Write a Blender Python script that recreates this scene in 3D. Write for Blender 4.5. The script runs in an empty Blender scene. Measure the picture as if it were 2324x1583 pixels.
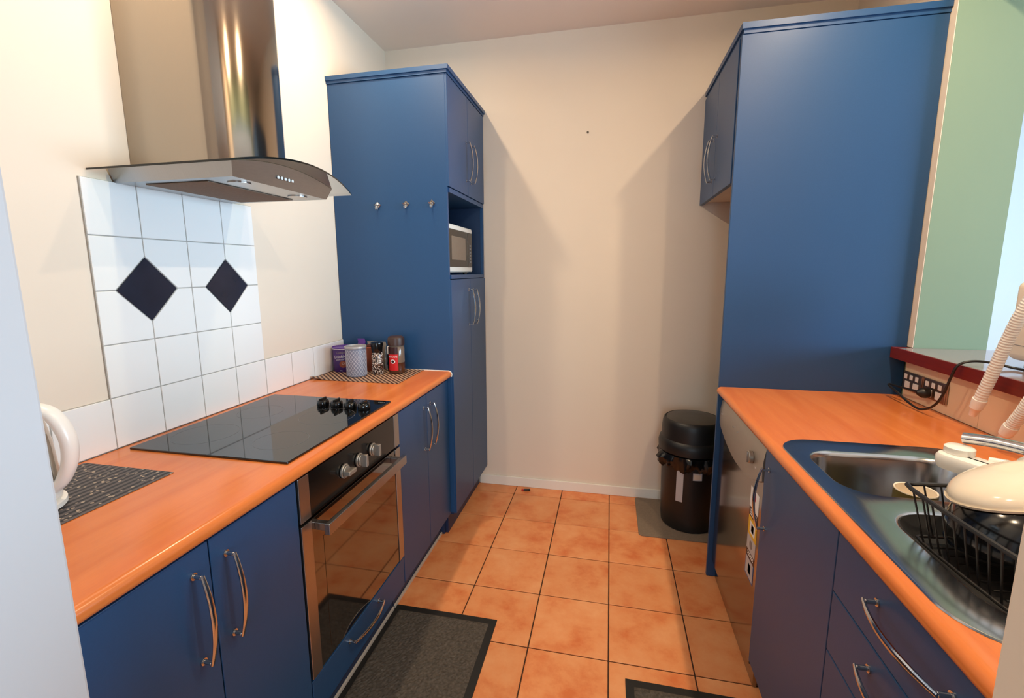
import bpy, bmesh, math, random
from mathutils import Vector, Matrix
random.seed(7)
SC = bpy.context.scene
COL = SC.collection
PI = math.pi

# ---------------------------------------------------------------- camera
cam_d = bpy.data.cameras.new('camera'); cam = bpy.data.objects.new('camera', cam_d); COL.objects.link(cam)
SC.camera = cam
FPX, CX, CY = 1050.81, 1151.59, 781.12
YAW, PITCH, ROLL = 0.2172, 0.1569, -0.0057
CAM = Vector((1.3659, -2.1632, 1.3890))
F = Vector((-math.sin(YAW)*math.cos(PITCH), math.cos(YAW)*math.cos(PITCH), -math.sin(PITCH)))
r0 = Vector((math.cos(YAW), math.sin(YAW), 0)); u0 = r0.cross(F)
Rv = math.cos(ROLL)*r0 + math.sin(ROLL)*u0; Uv = -math.sin(ROLL)*r0 + math.cos(ROLL)*u0
m = Matrix(((Rv.x, Uv.x, -F.x, CAM.x), (Rv.y, Uv.y, -F.y, CAM.y), (Rv.z, Uv.z, -F.z, CAM.z), (0, 0, 0, 1)))
cam.matrix_world = m
cam_d.sensor_fit = 'HORIZONTAL'; cam_d.sensor_width = 36.0; cam_d.lens = FPX/2324*36
cam_d.shift_x = (1162-CX)/2324; cam_d.shift_y = (CY-791.5)/2324
cam_d.clip_start = 0.02; cam_d.clip_end = 60

# ---------------------------------------------------------------- light
SC.view_settings.view_transform = 'Standard'; SC.view_settings.look = 'None'
SC.view_settings.gamma = 1.0; SC.view_settings.use_curve_mapping = False
SC.view_settings.exposure = 0.22
SC.cycles.use_denoising = True
SC.cycles.max_bounces = 10; SC.cycles.diffuse_bounces = 5; SC.cycles.glossy_bounces = 5
SC.cycles.transmission_bounces = 8; SC.cycles.transparent_max_bounces = 10
SC.cycles.sample_clamp_indirect = 6.0
SC.cycles.caustics_reflective = False; SC.cycles.caustics_refractive = False
W = bpy.data.worlds.new('sky'); SC.world = W; W.use_nodes = True
bg = W.node_tree.nodes['Background']; bg.inputs[0].default_value = (0.55, 0.74, 1.0, 1); bg.inputs[1].default_value = 1.2

def area(name, loc, rot, sx, sy, e, c):
    d = bpy.data.lights.new(name, 'AREA'); d.shape = 'RECTANGLE'; d.size = sx; d.size_y = sy; d.energy = e; d.color = c
    o = bpy.data.objects.new(name, d); COL.objects.link(o); o.location = loc; o.rotation_euler = rot
    return o
# daylight outside the dining window and outside the glazed door of the living room
area('daylight_dining', (5.78, -1.20, 1.45), (0, PI/2, 0), 1.1, 3.4, 340, (0.56, 0.79, 1.0))
area('daylight_living', (1.75, -5.38, 1.25), (PI/2, 0, 0), 1.7, 2.0, 72, (0.66, 0.84, 1.0))

# ---------------------------------------------------------------- materials
def lin(c):
    c = c/255.0
    return c/12.92 if c <= 0.04045 else ((c+0.055)/1.055)**2.4
def rgb(r, g, b): return (lin(r), lin(g), lin(b), 1)
MATS = {}
def mat(name, col, rough=0.5, metal=0.0, var=0.0, scale=30.0, bump=0.0, spec=0.5, coat=0.0, stretch=(1, 1, 1), col2=None, aniso=0.0, detail=4.0, ior=None):
    M = bpy.data.materials.new(name); M.use_nodes = True; nt = M.node_tree; b = nt.nodes['Principled BSDF']
    b.inputs['Base Color'].default_value = col; b.inputs['Roughness'].default_value = rough; b.inputs['Metallic'].default_value = metal
    b.inputs['Specular IOR Level'].default_value = spec; b.inputs['Coat Weight'].default_value = coat; b.inputs['Coat Roughness'].default_value = 0.08
    if ior: b.inputs['IOR'].default_value = ior
    if aniso: b.inputs['Anisotropic'].default_value = aniso
    tc = nt.nodes.new('ShaderNodeTexCoord'); mp = nt.nodes.new('ShaderNodeMapping'); mp.inputs['Scale'].default_value = stretch
    nt.links.new(tc.outputs['Object'], mp.inputs['Vector'])
    nz = nt.nodes.new('ShaderNodeTexNoise'); nz.inputs['Scale'].default_value = scale; nz.inputs['Detail'].default_value = detail
    nt.links.new(mp.outputs['Vector'], nz.inputs['Vector'])
    mx = nt.nodes.new('ShaderNodeMix'); mx.data_type = 'RGBA'
    c2 = col2 if col2 else tuple([max(0, x*(1-var)) for x in col[:3]])+(1,)
    c1 = col if col2 else tuple([x*(1+var*0.5) for x in col[:3]])+(1,)
    mx.inputs[6].default_value = c1; mx.inputs[7].default_value = c2
    nt.links.new(nz.outputs['Fac'], mx.inputs[0]); nt.links.new(mx.outputs[2], b.inputs['Base Color'])
    if bump:
        bp = nt.nodes.new('ShaderNodeBump'); bp.inputs['Strength'].default_value = bump; bp.inputs['Distance'].default_value = 0.002
        nt.links.new(nz.outputs['Fac'], bp.inputs['Height']); nt.links.new(bp.outputs['Normal'], b.inputs['Normal'])
    MATS[name] = M
    return M
mat('paint_cream', rgb(232, 218, 201), 0.75, var=0.03, scale=4, bump=0.0)
mat('paint_dimmed', rgb(188, 188, 192), 0.75, var=0.02, scale=4)  # greyed so the left wall end reads dimmer; lens edge falloff put into colour
mat('paint_ceiling', rgb(248, 232, 220), 0.85, var=0.02, scale=5)
mat('paint_mint', rgb(124, 146, 122), 0.7, var=0.03, scale=4)
mat('paint_pale', rgb(212, 226, 240), 0.8, var=0.02, scale=4)
mat('paint_white', rgb(238, 234, 224), 0.45, var=0.02, scale=6)
mat('tile_white', rgb(243, 243, 242), 0.16, var=0.02, scale=3)
mat('tile_cream', rgb(238, 216, 182), 0.25, var=0.03, scale=4)
mat('tile_navy', rgb(30, 36, 54), 0.24, var=0.35, scale=14)
mat('grout_wall', rgb(176, 172, 166), 0.85, var=0.25, scale=60)
mat('grout_floor', rgb(62, 40, 24), 0.9, var=0.4, scale=50)
mat('blue_laminate', rgb(34, 74, 118), 0.40, var=0.10, scale=260, bump=0.05, spec=0.45)
mat('blue_inner', rgb(26, 52, 88), 0.5, var=0.08, scale=160)
mat('dark_gap', rgb(14, 14, 18), 0.7, var=0.1)
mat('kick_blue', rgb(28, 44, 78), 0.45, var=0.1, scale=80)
mat('kick_strip', rgb(196, 188, 180), 0.4, var=0.05)
mat('melamine', rgb(214, 196, 176), 0.5, var=0.04)
mat('chrome', rgb(205, 205, 206), 0.12, 1.0, var=0.02)
mat('steel', rgb(176, 170, 166), 0.30, 1.0, var=0.10, scale=40, stretch=(1, 1, 30))
mat('steel_h', rgb(170, 168, 168), 0.30, 1.0, var=0.10, scale=40, stretch=(30, 1, 1))
mat('steel_chimney', rgb(168, 156, 142), 0.13, 1.0, var=0.04, scale=30, stretch=(20, 20, 1))
mat('steel_sink', rgb(178, 178, 180), 0.20, 1.0, var=0.08, scale=30)
mat('steel_dw', rgb(158, 152, 146), 0.13, 1.0, var=0.05, scale=30, stretch=(1, 30, 1))
mat('silver_plastic', rgb(168, 160, 150), 0.32, 0.6, var=0.05)
mat('black_glass', rgb(10, 10, 12), 0.04, var=0.1, spec=0.8)
mat('oven_glass', rgb(16, 10, 8), 0.05, var=0.1, spec=1.0, ior=1.9)
mat('black_gloss', rgb(12, 12, 13), 0.14, var=0.1)
mat('black_plastic', rgb(24, 23, 23), 0.42, var=0.15, scale=60)
mat('black_rubber', rgb(18, 17, 17), 0.65, var=0.2, scale=40)
mat('bag_black', rgb(14, 14, 15), 0.22, var=0.2)
mat('white_plastic', rgb(240, 238, 232), 0.28, var=0.02)
mat('white_ceramic', rgb(240, 228, 208), 0.14, var=0.02)
mat('grey_plastic', rgb(196, 192, 180), 0.35, var=0.04)
mat('mark_grey', rgb(120, 120, 122), 0.4, var=0.05)
mat('red_timber', rgb(118, 34, 22), 0.35, var=0.3, scale=12, stretch=(3, 1, 12))
mat('bar_laminate', rgb(150, 138, 142), 0.10, var=0.06, scale=20)
mat('purple_tin', rgb(66, 32, 112), 0.3, var=0.08)
mat('purple_lid', rgb(92, 50, 150), 0.35, var=0.05)
mat('canister', rgb(122, 128, 148), 0.4, var=0.1, scale=30)
mat('canister_line', rgb(206, 210, 220), 0.4, var=0.05)
mat('canister_lid', rgb(168, 168, 170), 0.35, 0.3, var=0.05)
mat('coffee_lid', rgb(62, 42, 36), 0.4, var=0.08)
mat('coffee_glass', rgb(84, 48, 30), 0.10, var=0.15, scale=20)
mat('coffee_clear', rgb(122, 106, 92), 0.12, var=0.08)
mat('label_red', rgb(206, 24, 30), 0.4, var=0.04)
mat('label_dark', rgb(48, 14, 16), 0.4, var=0.1)
mat('print_white', rgb(240, 240, 240), 0.5, var=0.02)
mat('print_brown', rgb(150, 70, 42), 0.45, var=0.3, scale=60)
mat('choc_brown', rgb(88, 40, 26), 0.45, var=0.2, scale=80)
mat('copper', rgb(158, 84, 62), 0.35, 0.5, var=0.1)
mat('yellow_print', rgb(228, 180, 40), 0.5, var=0.05)
mat('foil_grey', rgb(150, 140, 130), 0.35, 0.4, var=0.25, scale=40)
mat('sticker_brown', rgb(70, 40, 26), 0.5, var=0.1)
mat('sticker_blue', rgb(60, 90, 140), 0.5, var=0.1)
mat('sticker_grey', rgb(186, 184, 186), 0.5, var=0.05)
mat('green_plastic', rgb(24, 160, 80), 0.3, var=0.05)
mat('olive_mug', rgb(112, 98, 52), 0.3, var=0.1)
mat('mat_grey', rgb(132, 116, 100), 0.9, var=0.25, scale=120, bump=0.4)
mat('red_cap', rgb(190, 30, 26), 0.4, var=0.05)
mat('nail_metal', rgb(96, 84, 70), 0.5, 0.5, var=0.1)
mat('metal_bronze', rgb(176, 152, 134), 0.34, 1.0, var=0.05)
mat('flap_sheen', rgb(66, 62, 56), 0.32, var=0.1)  # black bin flap made lighter; its sheen is put into the colour
mat('bulb_trim', rgb(225, 222, 215), 0.4, var=0.02)

def emis(name, col, st):
    M = bpy.data.materials.new(name); M.use_nodes = True; nt = M.node_tree; b = nt.nodes['Principled BSDF']
    b.inputs['Base Color'].default_value = (0.8, 0.8, 0.8, 1); b.inputs['Emission Color'].default_value = col; b.inputs['Emission Strength'].default_value = st
    MATS[name] = M
emis('lamp_glow', (1.0, 0.77, 0.52, 1), 12.0)

def glass(name, tint, tfac, rough=0.02):
    M = bpy.data.materials.new(name); M.use_nodes = True; nt = M.node_tree; nt.nodes.clear()
    o = nt.nodes.new('ShaderNodeOutputMaterial'); t = nt.nodes.new('ShaderNodeBsdfTransparent'); t.inputs[0].default_value = tint
    g = nt.nodes.new('ShaderNodeBsdfGlossy'); g.inputs['Roughness'].default_value = rough
    fr = nt.nodes.new('ShaderNodeFresnel'); fr.inputs[0].default_value = 1.5
    mth = nt.nodes.new('ShaderNodeMath'); mth.operation = 'MULTIPLY'; mth.inputs[1].default_value = tfac
    mx = nt.nodes.new('ShaderNodeMixShader')
    nt.links.new(fr.outputs[0], mth.inputs[0]); nt.links.new(mth.outputs[0], mx.inputs[0]); nt.links.new(t.outputs[0], mx.inputs[1]); nt.links.new(g.outputs[0], mx.inputs[2]); nt.links.new(mx.outputs[0], o.inputs[0])
    MATS[name] = M
glass('pane_glass', (0.97, 0.99, 0.98, 1), 0.8)
glass('hood_glass', (0.86, 0.92, 0.88, 1), 0.9)
mat('hood_glass_edge', rgb(22, 24, 22), 0.1, var=0.1)

def wood(name):
    M = bpy.data.materials.new(name); M.use_nodes = True; nt = M.node_tree; b = nt.nodes['Principled BSDF']
    tc = nt.nodes.new('ShaderNodeTexCoord'); mp = nt.nodes.new('ShaderNodeMapping'); mp.inputs['Scale'].default_value = (9, 0.9, 9)
    nz = nt.nodes.new('ShaderNodeTexNoise'); nz.inputs['Scale'].default_value = 2.2; nz.inputs['Detail'].default_value = 5; nz.inputs['Distortion'].default_value = 0.6
    n2 = nt.nodes.new('ShaderNodeTexNoise'); n2.inputs['Scale'].default_value = 60; n2.inputs['Detail'].default_value = 2
    cr = nt.nodes.new('ShaderNodeValToRGB'); e = cr.color_ramp.elements
    e[0].position = 0.3; e[0].color = rgb(214, 116, 54); e[1].position = 0.72; e[1].color = rgb(228, 134, 70)
    mx = nt.nodes.new('ShaderNodeMix'); mx.data_type = 'RGBA'; mx.blend_type = 'MULTIPLY'; mx.inputs[0].default_value = 0.10
    nt.links.new(tc.outputs['Object'], mp.inputs['Vector']); nt.links.new(mp.outputs['Vector'], nz.inputs['Vector']); nt.links.new(mp.outputs['Vector'], n2.inputs['Vector'])
    nt.links.new(nz.outputs['Fac'], cr.inputs['Fac']); nt.links.new(cr.outputs['Color'], mx.inputs[6]); nt.links.new(n2.outputs['Fac'], mx.inputs[7])
    nt.links.new(mx.outputs[2], b.inputs['Base Color']); b.inputs['Roughness'].default_value = 0.22; b.inputs['Specular IOR Level'].default_value = 0.5
    MATS[name] = M
wood('beech_laminate')

def terracotta():
    M = bpy.data.materials.new('terracotta'); M.use_nodes = True; nt = M.node_tree; b = nt.nodes['Principled BSDF']
    tc = nt.nodes.new('ShaderNodeTexCoord'); oi = nt.nodes.new('ShaderNodeObjectInfo')
    ad = nt.nodes.new('ShaderNodeVectorMath'); ad.operation = 'ADD'
    sc = nt.nodes.new('ShaderNodeVectorMath'); sc.operation = 'SCALE'; sc.inputs['Scale'].default_value = 37.0
    cmb = nt.nodes.new('ShaderNodeCombineXYZ')
    for i in range(3): nt.links.new(oi.outputs['Random'], cmb.inputs[i])
    nt.links.new(cmb.outputs[0], sc.inputs[0]); nt.links.new(tc.outputs['Object'], ad.inputs[0]); nt.links.new(sc.outputs[0], ad.inputs[1])
    nz = nt.nodes.new('ShaderNodeTexNoise'); nz.inputs['Scale'].default_value = 7.5; nz.inputs['Detail'].default_value = 6; nz.inputs['Roughness'].default_value = 0.62
    nt.links.new(ad.outputs[0], nz.inputs['Vector'])
    cr = nt.nodes.new('ShaderNodeValToRGB'); e = cr.color_ramp.elements
    e[0].position = 0.30; e[0].color = rgb(214, 118, 66); e[1].position = 0.70; e[1].color = rgb(234, 164, 112)
    k = e.new(0.48); k.color = rgb(228, 148, 94)
    nt.links.new(nz.outputs['Fac'], cr.inputs['Fac'])
    hs = nt.nodes.new('ShaderNodeHueSaturation'); mr = nt.nodes.new('ShaderNodeMapRange'); mr.inputs['To Min'].default_value = 0.92; mr.inputs['To Max'].default_value = 1.06
    nt.links.new(oi.outputs['Random'], mr.inputs['Value']); nt.links.new(mr.outputs['Result'], hs.inputs['Value']); nt.links.new(cr.outputs['Color'], hs.inputs['Color'])
    nt.links.new(hs.outputs['Color'], b.inputs['Base Color']); b.inputs['Roughness'].default_value = 0.42; b.inputs['Specular IOR Level'].default_value = 0.35
    MATS['terracotta'] = M
terracotta()

def striped(name, c1, c2, scale, axis, fleck=None):
    M = bpy.data.materials.new(name); M.use_nodes = True; nt = M.node_tree; b = nt.nodes['Principled BSDF']
    tc = nt.nodes.new('ShaderNodeTexCoord'); wv = nt.nodes.new('ShaderNodeTexWave'); wv.wave_type = 'BANDS'; wv.bands_direction = axis
    wv.inputs['Scale'].default_value = scale; nt.links.new(tc.outputs['Object'], wv.inputs['Vector'])
    cr = nt.nodes.new('ShaderNodeValToRGB'); cr.color_ramp.elements[0].position = 0.35; cr.color_ramp.elements[1].position = 0.6
    cr.color_ramp.elements[0].color = c1; cr.color_ramp.elements[1].color = c2
    nt.links.new(wv.outputs['Fac'], cr.inputs['Fac'])
    out = cr.outputs['Color']
    if fleck:
        ck = nt.nodes.new('ShaderNodeTexVoronoi'); ck.inputs['Scale'].default_value = 75
        nt.links.new(tc.outputs['Object'], ck.inputs['Vector'])
        lt = nt.nodes.new('ShaderNodeMath'); lt.operation = 'LESS_THAN'; lt.inputs[1].default_value = 0.25
        nt.links.new(ck.outputs['Distance'], lt.inputs[0])
        mx = nt.nodes.new('ShaderNodeMix'); mx.data_type = 'RGBA'; nt.links.new(lt.outputs[0], mx.inputs[0]); nt.links.new(out, mx.inputs[6]); mx.inputs[7].default_value = fleck
        out = mx.outputs[2]
    nt.links.new(out, b.inputs['Base Color']); b.inputs['Roughness'].default_value = 0.6
    MATS[name] = M
def grains(name):
    M = bpy.data.materials.new(name); M.use_nodes = True; nt = M.node_tree; b = nt.nodes['Principled BSDF']
    tc = nt.nodes.new('ShaderNodeTexCoord'); v = nt.nodes.new('ShaderNodeTexVoronoi'); v.inputs['Scale'].default_value = 210
    nt.links.new(tc.outputs['Object'], v.inputs['Vector'])
    sp = nt.nodes.new('ShaderNodeSeparateColor'); nt.links.new(v.outputs['Color'], sp.inputs[0])
    cr = nt.nodes.new('ShaderNodeValToRGB'); cr.color_ramp.interpolation = 'CONSTANT'; e = cr.color_ramp.elements
    e[0].position = 0.0; e[0].color = rgb(30, 22, 20); e[1].position = 0.38; e[1].color = rgb(96, 62, 46)
    k = e.new(0.58); k.color = rgb(150, 132, 122); k = e.new(0.80); k.color = rgb(226, 214, 204)
    nt.links.new(sp.outputs[0], cr.inputs['Fac']); nt.links.new(cr.outputs['Color'], b.inputs['Base Color']); b.inputs['Roughness'].default_value = 0.15
    MATS[name] = M
grains('pepper')
striped('weave_dark', rgb(34, 34, 38), rgb(92, 86, 86), 17, 'X', rgb(176, 160, 140))
striped('weave_brown', rgb(66, 38, 30), rgb(176, 144, 118), 26, 'DIAGONAL')
mat('mat_pile', rgb(112, 104, 96), 0.95, col2=rgb(34, 31, 29), scale=110, bump=0.9, spec=0.1, detail=6)

# ---------------------------------------------------------------- geometry helpers
WL = {}
def obj(name, bm, mt, parent=None, smooth=False, label=None, local=False):
    if not local and parent is not None:
        bmesh.ops.translate(bm, vec=-WL[parent.name], verts=bm.verts)
    bmesh.ops.recalc_face_normals(bm, faces=bm.faces)
    me = bpy.data.meshes.new(name); bm.to_mesh(me); bm.free()
    me.materials.append(MATS[mt])
    if smooth:
        for p in me.polygons: p.use_smooth = True
        try: me.set_sharp_from_angle(angle=math.radians(38))
        except Exception: pass
    return link(name, me, parent, label)
def link(name, me, parent=None, label=None):
    o = bpy.data.objects.new(name, me); COL.objects.link(o)
    o.parent = parent
    WL[o.name] = WL[parent.name].copy() if parent is not None else Vector((0, 0, 0))
    if label: o['label'] = label
    return o
def tag(o, label, cat, group=None):
    o['label'] = label; o['category'] = cat
    if group: o['group'] = group
    return o
def struct(o, label, cat='wall'):
    o['kind'] = 'structure'; o['label'] = label; o['category'] = cat
    return o
def thing(name, label, cat, loc, group=None):
    o = bpy.data.objects.new(name, None); COL.objects.link(o); o.location = loc; o.empty_display_size = 0.05
    WL[o.name] = Vector(loc); tag(o, label, cat, group)
    return o
def B(): return bmesh.new()
def bx(bm, lo, hi, bev=0.0, seg=2, M=None):
    lo = Vector(lo); hi = Vector(hi)
    r = bmesh.ops.create_cube(bm, size=1.0); vs = r['verts']
    for v in vs: v.co = Vector(((v.co.x+.5)*(hi.x-lo.x)+lo.x, (v.co.y+.5)*(hi.y-lo.y)+lo.y, (v.co.z+.5)*(hi.z-lo.z)+lo.z))
    if bev > 0:
        es = list({e for v in vs for e in v.link_edges})
        rr_ = bmesh.ops.bevel(bm, geom=es, offset=bev, segments=seg, affect='EDGES', profile=0.5)
        vs = list({v for f in rr_['faces'] for v in f.verts} | {v for v in vs if v.is_valid})
    if M is not None:
        for v in vs: v.co = M @ v.co
    return bm
def box(lo, hi, bev=0.0, seg=2, M=None): return bx(B(), lo, hi, bev, seg, M)
def loft(bm, loops, closed=True, cap0=False, cap1=False):
    rows = [[bm.verts.new(p) for p in L] for L in loops]
    n = len(rows[0])
    for a, b in zip(rows[:-1], rows[1:]):
        for i in range(n if closed else n-1):
            j = (i+1) % n
            try: bm.faces.new((a[i], a[j], b[j], b[i]))
            except ValueError: pass
    if cap0: bm.faces.new(rows[0][::-1])
    if cap1: bm.faces.new(rows[-1])
    return rows
def lathe(bm, c, prof, n=32, cap0=True, cap1=True, M=None):
    loops = [[Vector((r*math.cos(2*PI*i/n), r*math.sin(2*PI*i/n), z)) for i in range(n)] for r, z in prof]
    loops = [[(M @ p if M is not None else p)+Vector(c) for p in L] for L in loops]
    loft(bm, loops, True, cap0, cap1)
    return bm
def cyl(bm, c, r, z0, z1, n=24, M=None, bev=0.0):
    if bev: prof = [(r-bev, z0), (r, z0+bev), (r, z1-bev), (r-bev, z1)]
    else: prof = [(r, z0), (r, z1)]
    return lathe(bm, c, prof, n, True, True, M)
AX = {'x': Matrix.Rotation(PI/2, 4, 'Y'), '-x': Matrix.Rotation(-PI/2, 4, 'Y'), 'y': Matrix.Rotation(-PI/2, 4, 'X'), '-y': Matrix.Rotation(PI/2, 4, 'X'), 'z': Matrix.Identity(4)}
def smooth_path(pts, sub=8):
    P = [Vector(p) for p in pts]; P = [2*P[0]-P[1]]+P+[2*P[-1]-P[-2]]; out = []
    for i in range(1, len(P)-2):
        for k in range(sub):
            t = k/sub; a, b, c, d = P[i-1], P[i], P[i+1], P[i+2]
            out.append(0.5*((2*b)+(c-a)*t+(2*a-5*b+4*c-d)*t*t+(3*b-a-3*c+d)*t*t*t))
    out.append(P[-2]); return out
def tube(bm, pts, rad, n=10, caps=True, sx=1.0, sy=1.0):
    P = [Vector(p) for p in pts]; m_ = len(P)
    R = rad if isinstance(rad, (list, tuple)) else [rad]*m_
    up = None; loops = []
    for i in range(m_):
        t = (P[min(i+1, m_-1)]-P[max(i-1, 0)]).normalized()
        if up is None:
            a = Vector((0, 0, 1)) if abs(t.z) < .9 else Vector((1, 0, 0)); up = (a-t*a.dot(t)).normalized()
        else: up = (up-t*up.dot(t)).normalized()
        s = t.cross(up)
        loops.append([P[i]+R[i]*(sx*math.cos(2*PI*k/n)*up+sy*math.sin(2*PI*k/n)*s) for k in range(n)])
    loft(bm, loops, True, caps, caps)
    return bm
def prism(bm, poly, ax, a, b):
    """poly of 2-D points extruded along axis ax from a to b"""
    def P(u, v, w): return {'x': (w, u, v), 'y': (u, w, v), 'z': (u, v, w)}[ax]
    l0 = [P(u, v, a) for u, v in poly]; l1 = [P(u, v, b) for u, v in poly]
    loft(bm, [l0, l1], True, True, True)
    return bm
def rr(cx, cy, hx, hy, r, n=6):
    out = []
    for (sx, sy, a0) in ((1, 1, 0), (-1, 1, PI/2), (-1, -1, PI), (1, -1, 1.5*PI)):
        for k in range(n+1):
            a = a0+k/n*PI/2
            out.append((cx+sx*(hx-r)+r*math.cos(a), cy+sy*(hy-r)+r*math.sin(a)))
    return out
def text_mesh(body, size, shear=0.0, extrude=0.0):
    cu = bpy.data.curves.new('print', 'FONT'); cu.body = body; cu.size = size; cu.align_x = 'CENTER'; cu.align_y = 'CENTER'; cu.shear = shear; cu.extrude = extrude; cu.resolution_u = 3
    o = bpy.data.objects.new('print', cu); COL.objects.link(o)
    bpy.context.view_layer.update()
    me = bpy.data.meshes.new_from_object(o.evaluated_get(bpy.context.evaluated_depsgraph_get()))
    bpy.data.objects.remove(o); bpy.data.curves.remove(cu)
    return me
def text_obj(name, body, size, mt, parent, fn, shear=0.0):
    """fn maps (u, v) of the lettering to a world point"""
    me = text_mesh(body, size, shear)
    off = WL[parent.name]
    for v in me.vertices: v.co = Vector(fn(v.co.x, v.co.y))-off
    me.materials.clear(); me.materials.append(MATS[mt])
    return link(name, me, parent)

# ================================================================ the setting
ZC = 0.894; YB = 0.640; H = 2.70
# --- floor: slab plus single terracotta tiles
fl = obj('floor', box((-1.6, -5.3, -0.12), (5.75, 1.6, -0.004)), 'grout_floor')
struct(fl, 'terracotta tiled floor with dark grout lines', 'floor')
P = 0.2942; FX0, FY0 = 0.8097, 0.5268
def clip(v, a, b): return max(a, min(b, v))
tile_cache = {}
for i in range(-4, 7):
    for j in range(-2, 12):
        x0 = FX0+i*P; x1 = x0+P; y1 = FY0-j*P+P; y0 = y1-P
        x0, x1 = clip(x0, 0.0, 2.49), clip(x1, 0.0, 2.49); y0, y1 = clip(y0, -5, YB-.004), clip(y1, -5, YB-.004)
        if x1-x0 < .02 or y1-y0 < .02: continue
        w, d = round(x1-x0, 3), round(y1-y0, 3)
        if (w, d) not in tile_cache:
            bm = B(); g = 0.0022
            bx(bm, (-w/2+g, -d/2+g, -0.012), (w/2-g, d/2-g, 0.0), 0.0018, 1)
            me = bpy.data.meshes.new('tile'); bm.to_mesh(me); bm.free(); me.materials.append(MATS['terracotta']); tile_cache[(w, d)] = me
        o = link('tile', tile_cache[(w, d)], fl); o.location = ((x0+x1)/2, (y0+y1)/2, random.uniform(-.0006, .0004))
o = obj('living_floor', box((2.76, -5.28, -0.004), (5.6, 1.5, 0.0)), 'terracotta')
struct(o, 'plain terracotta floor of the dining area beyond the bar', 'floor')

struct(obj('ceiling', box((-1.6, -5.3, H), (5.75, 1.6, H+.1)), 'paint_ceiling'), 'flat warm white ceiling over the kitchen', 'ceiling')
wl = obj('wall_left', box((-.12, -1.84, 0), (0, YB+.1, H)), 'paint_cream'); struct(wl, 'cream painted wall behind the cooktop and hood')
wb = obj('wall_back', box((0, YB, 0), (2.516, YB+.1, H)), 'paint_cream'); struct(wb, 'cream painted end wall of the galley kitchen')
bm = B(); bx(bm, (.56, YB-.012, 0), (2.5, YB-.0005, .062), .003)
struct(obj('baseboard_back', bm, 'paint_white'), 'low white skirting board along the end wall', 'baseboard')
# half wall below the bar and the full-height mint wall end
wr = obj('wall_right', box((2.506, -1.72, 0), (2.752, -.1055, 1.044)), 'paint_cream'); struct(wr, 'cream half wall under the breakfast bar')
bm = B(); bx(bm, (2.516, -.105, 0), (2.752, YB+.1, H))
ws = obj('wall_mint', bm, 'paint_mint'); struct(ws, 'mint green wall end above the breakfast bar')
obj('corner_return', box((2.5135, -.1045, 1.088), (2.5158, YB, H)), 'paint_cream', ws)
struct(obj('ceiling_beam', box((2.516, -1.84, 2.40), (2.752, -.1055, H)), 'paint_mint'), 'mint green beam spanning above the breakfast bar', 'beam')
struct(obj('wall_front_left', box((-.12, -1.86, 0), (.645, -1.722, H), .004), 'paint_dimmed'), 'pale wall end beside the left counter')
struct(obj('wall_front_right', box((1.706, -1.86, 0), (2.752, -1.722, H), .004), 'paint_cream'), 'pale wall end beside the sink counter')
# rest of the home: dining side and living side
struct(obj('wall_dining', box((2.752, 1.4, 0), (5.7, 1.5, H)), 'paint_pale'), 'pale dining room wall far beyond the mint wall')
bm = B(); bx(bm, (5.6, -5.3, 0), (5.7, 1.4, .9)); bx(bm, (5.6, -5.3, 2.0), (5.7, 1.4, H)); bx(bm, (5.6, -5.3, .9), (5.7, -2.9, 2.0)); bx(bm, (5.6, .5, .9), (5.7, 1.4, 2.0))
struct(obj('wall_dining_side', bm, 'paint_pale'), 'pale dining room wall holding the window')
bm = B(); bx(bm, (-1.6, -5.3, 0), (.9, -5.2, H)); bx(bm, (2.6, -5.3, 0), (5.6, -5.2, H)); bx(bm, (.9, -5.3, 2.25), (2.6, -5.2, H)); bx(bm, (.9, -5.3, 0), (2.6, -5.2, .25))
struct(obj('wall_living', bm, 'paint_cream'), 'cream living room wall opposite the kitchen')
struct(obj('wall_living_side', box((-1.6, -5.2, 0), (-1.5, -1.84, H)), 'paint_cream'), 'cream side wall of the living room')
struct(obj('wall_hall', box((-1.5, -1.86, 0), (-.12, -1.74, H)), 'paint_cream'), 'cream wall closing the living room beside the kitchen')
struct(obj('wall_dining_end', box((2.64, .74, 0), (2.752, 1.4, H)), 'paint_pale'), 'pale return wall of the dining room')
def window(name, lo, hi, ax, label, n):
    lo = Vector(lo); hi = Vector(hi); t = .05; bm = B()
    a = 1 if ax == 'x' else 0
    def seg(u0, u1, z0, z1):
        l = Vector(lo); h = Vector(hi); l[a] = u0; h[a] = u1; l.z = z0; h.z = z1; bx(bm, l, h)
    seg(lo[a], lo[a]+t, lo.z, hi.z); seg(hi[a]-t, hi[a], lo.z, hi.z); seg(lo[a]+t, hi[a]-t, lo.z, lo.z+t); seg(lo[a]+t, hi[a]-t, hi.z-t, hi.z)
    for k in range(1, n):
        u = lo[a]+(hi[a]-lo[a])*k/n; seg(u-t/2, u+t/2, lo.z+t, hi.z-t)
    o = obj(name, bm, 'paint_white'); struct(o, label, 'window')
    for k in range(n):
        u0 = lo[a]+(hi[a]-lo[a])*k/n+t*.6; u1 = lo[a]+(hi[a]-lo[a])*(k+1)/n-t*.6
        l = Vector(lo); h = Vector(hi); o_ = 1-a; mid = (lo[o_]+hi[o_])/2; l[o_] = mid-.003; h[o_] = mid+.003; l[a] = u0; h[a] = u1; l.z += t; h.z -= t
        obj('pane', box(l, h), 'pane_glass', o)
window('window_1', (5.62, -2.9, .9), (5.68, .5, 2.0), 'x', 'white framed dining room window', 3)
window('window_2', (.9, -5.28, .25), (2.6, -5.22, 2.25), 'y', 'white framed tall living room window', 2)

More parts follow.
